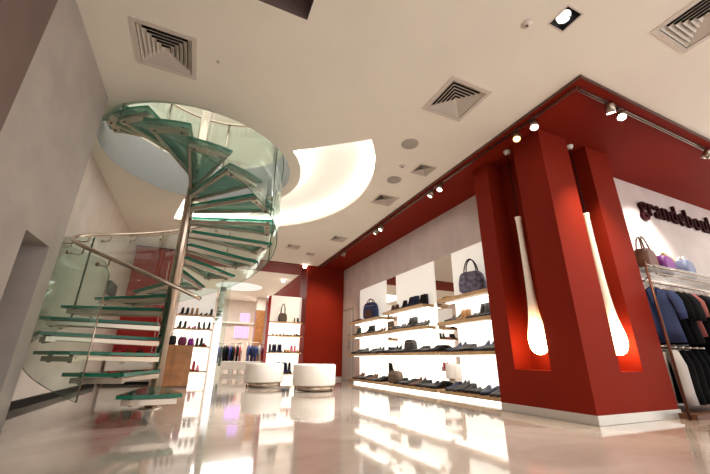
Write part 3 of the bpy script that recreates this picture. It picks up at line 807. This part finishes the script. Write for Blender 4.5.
bm = B(); box(bm, .6, 4.3, 17.7, 18, 2.15, 2.22); tag(obj('wall_ledge', bm, M['whitep']), 'long white ledge on the back wall of the rear hall', 'ledge')
bm = B(); box(bm, 3.1, 3.5, 17.85, 18, .4, 2.5); tag(obj('wall_light', bm, M['lamps']), 'bright light panel right of the wooden column', 'light')

# clothes -----------------------------------------------------------------
cloth = {'blue': mat('blue_denim_cloth', (.035, .05, .13), .85, spec=.15, noise=(90, .15)), 'black': mat('black_cloth', (.004, .004, .005), .95, spec=.1),
         'dark': mat('charcoal_cloth', (.014, .013, .017), .9, spec=.1), 'white': mat('white_cloth', (.42, .40, .41), .85), 'red': mat('dull_red_cloth', (.30, .05, .05), .85),
         'navy': mat('royal_blue_cloth', (.03, .05, .20), .85), 'rose': mat('rose_cloth', (.26, .07, .06), .85)}
def jacket(name, loc, w, h, m, label, rz=0, sleeves=True, group=None, cat='jacket', sl=.62, thick=.07):
    """hanging garment, broad side facing -X, hook at loc (rail height); w along Y"""
    t = thing(name, label, cat, loc, rz, group)
    bm = B(); top = -.07
    secs = [(0.0, .09, .05), (.02, .30, .7), (.06, .47, .85), (.12, .50, 1), (.3, .45, 1), (.5, .43, 1), (.75, .46, 1), (1, .50, 1.1)]
    rows = []
    for u, ww, tt in secs:
        z = top-u*h; r_ = []
        for k in range(16):
            a = 2*PI*k/16
            fold = 1+.14*math.sin(a*5+u*3)*min(1, u*1.6)
            yy = w*ww*math.copysign(abs(math.cos(a))**.8, math.cos(a)); xx = thick/2*tt*math.sin(a)*fold
            dz = -.07*abs(yy)/(w/2) if u < .1 else 0
            r_.append(bm.verts.new((xx, yy, z+dz)))
        rows.append(r_)
    for a, b in zip(rows, rows[1:]):
        for k in range(16):
            f = bm.faces.new((a[k], a[(k+1) % 16], b[(k+1) % 16], b[k])); f.smooth = True
    bm.faces.new(rows[0][::-1]); bm.faces.new(rows[-1])
    obj('body', bm, m, t)
    if sleeves:
        for s in (-1, 1):
            bm = B(); tube(bm, [(0, s*w*.42, top-.09), (-.01, s*w*.50, top-.16), (-.015, s*w*.56, top-.32*h), (-.02, s*w*.60, top-.50*h), (-.02, s*w*.61, top-sl*h)], [.035, .052, .050, .043, .036], 10); obj('sleeve', bm, m, t)
    bm = B(); tube(bm, [(0, -.0, 0.012), (0, .012, .022), (0, .024, .01), (0, .01, -.03), (0, 0, -.075)], .003, 6)
    tube(bm, [(0, -w*.42, top-.07), (0, 0, top+.01), (0, w*.42, top-.07)], .006, 6); obj('hanger', bm, M['steel_b'], t)
    return t
rack = thing('clothes_rack', 'wall mounted clothes rack with a glass top beside the pillar', 'rack', (0, 0, 0))
RZ = 1.50
bm = B(); box(bm, 4.93, 8.0, 2.14, 2.60, 1.655, 1.67); obj('glass_shelf', bm, M['shelfglass'], rack)
bm = B(); tube(bm, [(4.93, 2.30, RZ), (8.0, 2.30, RZ)], .014, 10); obj('hanging_rail', bm, M['steel'], rack)
bm = B(); tube(bm, [(4.93, 2.15, 1.645), (8.0, 2.15, 1.645)], .010, 8); tube(bm, [(4.93, 2.15, 1.56), (8.0, 2.15, 1.56)], .008, 8); obj('front_rail', bm, M['steel'], rack)
bm = B(); tube(bm, [(4.70, 2.13, 0), (4.70, 2.13, 1.68)], .013, 12); obj('pole', bm, M['copper'], rack)
bm = B(); tube(bm, [(4.70, 2.13, 1.645), (4.93, 2.15, 1.645)], .008, 8); tube(bm, [(4.70, 2.13, 1.5), (4.93, 2.30, RZ)], .008, 8); obj('bracket', bm, M['steel'], rack)
bm = B(); tube(bm, [(4.93, 2.32, .735), (6.2, 2.32, .735)], .010, 8); obj('lower_rail', bm, M['steel'], rack)
bm = B(); box(bm, 4.78, 8.0, 2.1, 2.60, .0, .05); obj('base_board', bm, lea['brown'], rack)
jacket('blue_jacket', (5.03, 2.29, RZ), .40, .66, cloth['blue'], 'blue denim jacket hanging foremost on the rack beside the pillar', R(-4), thick=.09)
GW = [('black', .42, .66, 'coat'), ('black', .42, .67, 'coat'), ('dark', .40, .66, 'jacket'), ('rose', .38, .58, 'jacket'), ('black', .42, .66, 'coat'), ('dark', .40, .64, 'jacket'), ('black', .42, 1.0, 'coat'), ('blue', .4, .7, 'jacket'), ('black', .4, 1.1, 'coat'), ('dark', .4, .9, 'jacket'), ('black', .4, .9, 'coat')]
PL = ['first behind the blue denim jacket', 'second behind the blue denim jacket', 'third behind the blue denim jacket', 'showing pinkish among the black coats', 'just behind the rose one', 'second behind the rose one', 'third behind the rose one', 'farther along beyond the black coats', 'near the picture edge', 'beside the last coat', 'last before the picture edge']
for k, (cn, w, h, kind) in enumerate(GW):
    nm = {'black': 'black', 'dark': 'charcoal', 'rose': 'rose', 'blue': 'blue'}[cn]
    jacket(kind, (5.165+.135*k, 2.30, RZ), w, h, cloth[cn], f'{nm} {kind} on the rack, {PL[k]}', R(random.uniform(-3, 3)), cat=kind, thick=.080)
# lower white garments on the front of the rack
for k in range(5):
    t = thing('trousers', f'{["white", "black", "black", "black", "black"][k]} trousers hanging low on the rack, {["nearest the copper pole", "second from the copper pole", "third from the copper pole", "fourth from the copper pole", "fifth from the copper pole"][k]}', 'trousers', (5.02+k*.155, 2.32, .74))
    for s in (-1, 1):
        bm = B(); tube(bm, [(0, s*.05, -.06), (0, s*.085, -.22), (0, s*.09, -.50), (.0, s*.095, -.62)], [.06, .068, .062, .066], 10); obj('trouser_leg', bm, cloth['white' if k in (0,) else 'black'], t)
    bm = B(); tube(bm, [(0, -.11, -.02), (0, .11, -.02)], .012, 8); obj('hanger', bm, M['steel_b'], t)
# far racks
def far_rack(x0, x1, y, z, cols, label, grp):
    t = thing('clothes_rack', label, 'rack', (x0, y, 0))
    bm = B(); tube(bm, [(0, 0, z), (x1-x0, 0, z)], .015, 8); obj('rail', bm, M['steel'], t)
    for q in (0, x1-x0):
        bm = B(); tube(bm, [(q, 0, 0), (q, 0, z)], .015, 8); obj('leg', bm, M['steel'], t)
    n = int((x1-x0)/.105)
    for k in range(n):
        cn = cols[k % len(cols)]
        nm = {'dark': 'charcoal', 'navy': 'royal blue', 'blue': 'denim blue', 'black': 'black', 'red': 'dull red', 'white': 'white', 'rose': 'rose'}[cn]
        key = ('far', cn)
        loc = (x0+.06+(x1-x0-.12)*k/(n-1), y, z)
        lab = f'{nm} garment hanging on the {grp}'
        if key not in PROTO:
            PROTO[key] = jacket('hanging_shirt', loc, .36, .62, cloth[cn], lab, 0, cat='shirt', group=f'{nm} garments on the {grp}', thick=.07); p = PROTO[key]
        else: p = dup(PROTO[key], loc, 0, lab, f'{nm} garments on the {grp}')
        p.rotation_euler = (0, 0, R(random.uniform(-5, 5))); p.scale = (1, 1, random.uniform(.85, 1.1))
far_rack(.62, 1.36, 13.6, 1.06, ['dark', 'navy', 'black', 'dark', 'black', 'navy'], 'clothes rack in the rear hall beside the mirrored divider', 'rack beside the mirrored divider')
far_rack(1.10, 1.75, 15.0, 1.12, ['dark', 'red', 'black', 'red'], 'clothes rack in the middle of the rear hall', 'middle rack of the rear hall')
far_rack(1.72, 2.45, 13.2, 1.10, ['navy', 'blue', 'navy', 'white'], 'clothes rack of blue garments left of the dark red panel', 'rack of blue garments')

# bags on the glass shelf
bag('handbag', (5.26, 2.36, 1.67), .40, .30, .16, lea['brown'], 'brown handbag with a raised ring handle on the glass shelf', R(8), hh=.75, m2=leather('bronze_leather', (.18, .12, .07)), pocket=False)
b = bag('handbag', (5.66, 2.36, 1.67), .44, .25, .16, leather('bright_violet_leather', (.12, .012, .13)), 'violet handbag with a gold beaded rim on the glass shelf', R(8), strap=False, pocket=False)
for k in range(9):
    bm = B(); bmesh.ops.create_uvsphere(bm, u_segments=8, v_segments=6, radius=.028)
    o = obj('bead', bm, mat('gold_bead', (.5, .38, .16), .3, metal=.8) if k == 0 else bead_m, b, (-.10+.040*k, -.05, .255-.006*k)); bead_m = o.data.materials[0]
bag('handbag', (6.20, 2.36, 1.67), .36, .26, .16, leather('slate_blue_leather', (.10, .11, .17)), 'blue grey handbag with a short handle on the glass shelf', R(8), hh=.35, m2=lea['white'], pocket=False)

# sign
cu = bpy.data.curves.new('sign', 'FONT'); cu.body = 'grandeboul'; cu.size = .45; cu.extrude = .018; cu.offset = .004; cu.space_character = 1.08
o = bpy.data.objects.new('t', cu); C.objects.link(o); bpy.context.view_layer.update()
me = bpy.data.meshes.new_from_object(o.evaluated_get(bpy.context.evaluated_depsgraph_get())); bpy.data.objects.remove(o)
me.materials.clear(); me.materials.append(M['sign'])
so = bpy.data.objects.new('wall_sign', me); C.objects.link(so); so.location = (6.02, 2.59, 2.74); so.rotation_euler = (PI/2, 0, 0)
tag(so, 'dark burgundy lettering of the shop name high on the right wall', 'sign')

# ------------------------------------------------------------------ light
def area(loc, aim, sx, sy, e, col=(1, .96, .88)):
    ld = bpy.data.lights.new('area', 'AREA'); ld.shape = 'RECTANGLE'; ld.size = sx; ld.size_y = sy; ld.energy = e; ld.color = col
    o = bpy.data.objects.new('fill_area_light', ld); C.objects.link(o); o.location = loc
    o.rotation_euler = Vector((0, 0, -1)).rotation_difference((Vector(aim)-Vector(loc)).normalized()).to_euler()
def pt(loc, e, col, r=.05):
    ld = bpy.data.lights.new('point', 'POINT'); ld.energy = e; ld.color = col; ld.shadow_soft_size = r
    o = bpy.data.objects.new('point_light', ld); C.objects.link(o); o.location = loc
# broad area lights added as fill for the rear hall and upstairs
area((1.2, 14.5, ZC-.06), (1.2, 14.5, 0), 3, 3, 170)
area((0, 5, 6.3), (0, 5, 0), 4, 4, 70, (1, .95, .9))
w = bpy.data.worlds.new('World'); bpy.context.scene.world = w; w.use_nodes = True
w.node_tree.nodes['Background'].inputs[0].default_value = (1, .96, .92, 1); w.node_tree.nodes['Background'].inputs[1].default_value = 1.25

s = bpy.context.scene
s.view_settings.view_transform = 'Standard'; s.view_settings.look = 'None'; s.view_settings.gamma = 1; s.view_settings.exposure = 0.72
s.view_settings.use_curve_mapping = False
s.cycles.max_bounces = 8; s.cycles.transparent_max_bounces = 32; s.cycles.diffuse_bounces = 4; s.cycles.glossy_bounces = 4
s.cycles.sample_clamp_indirect = 6; s.cycles.caustics_reflective = False; s.cycles.caustics_refractive = False
s.cycles.use_denoising = True
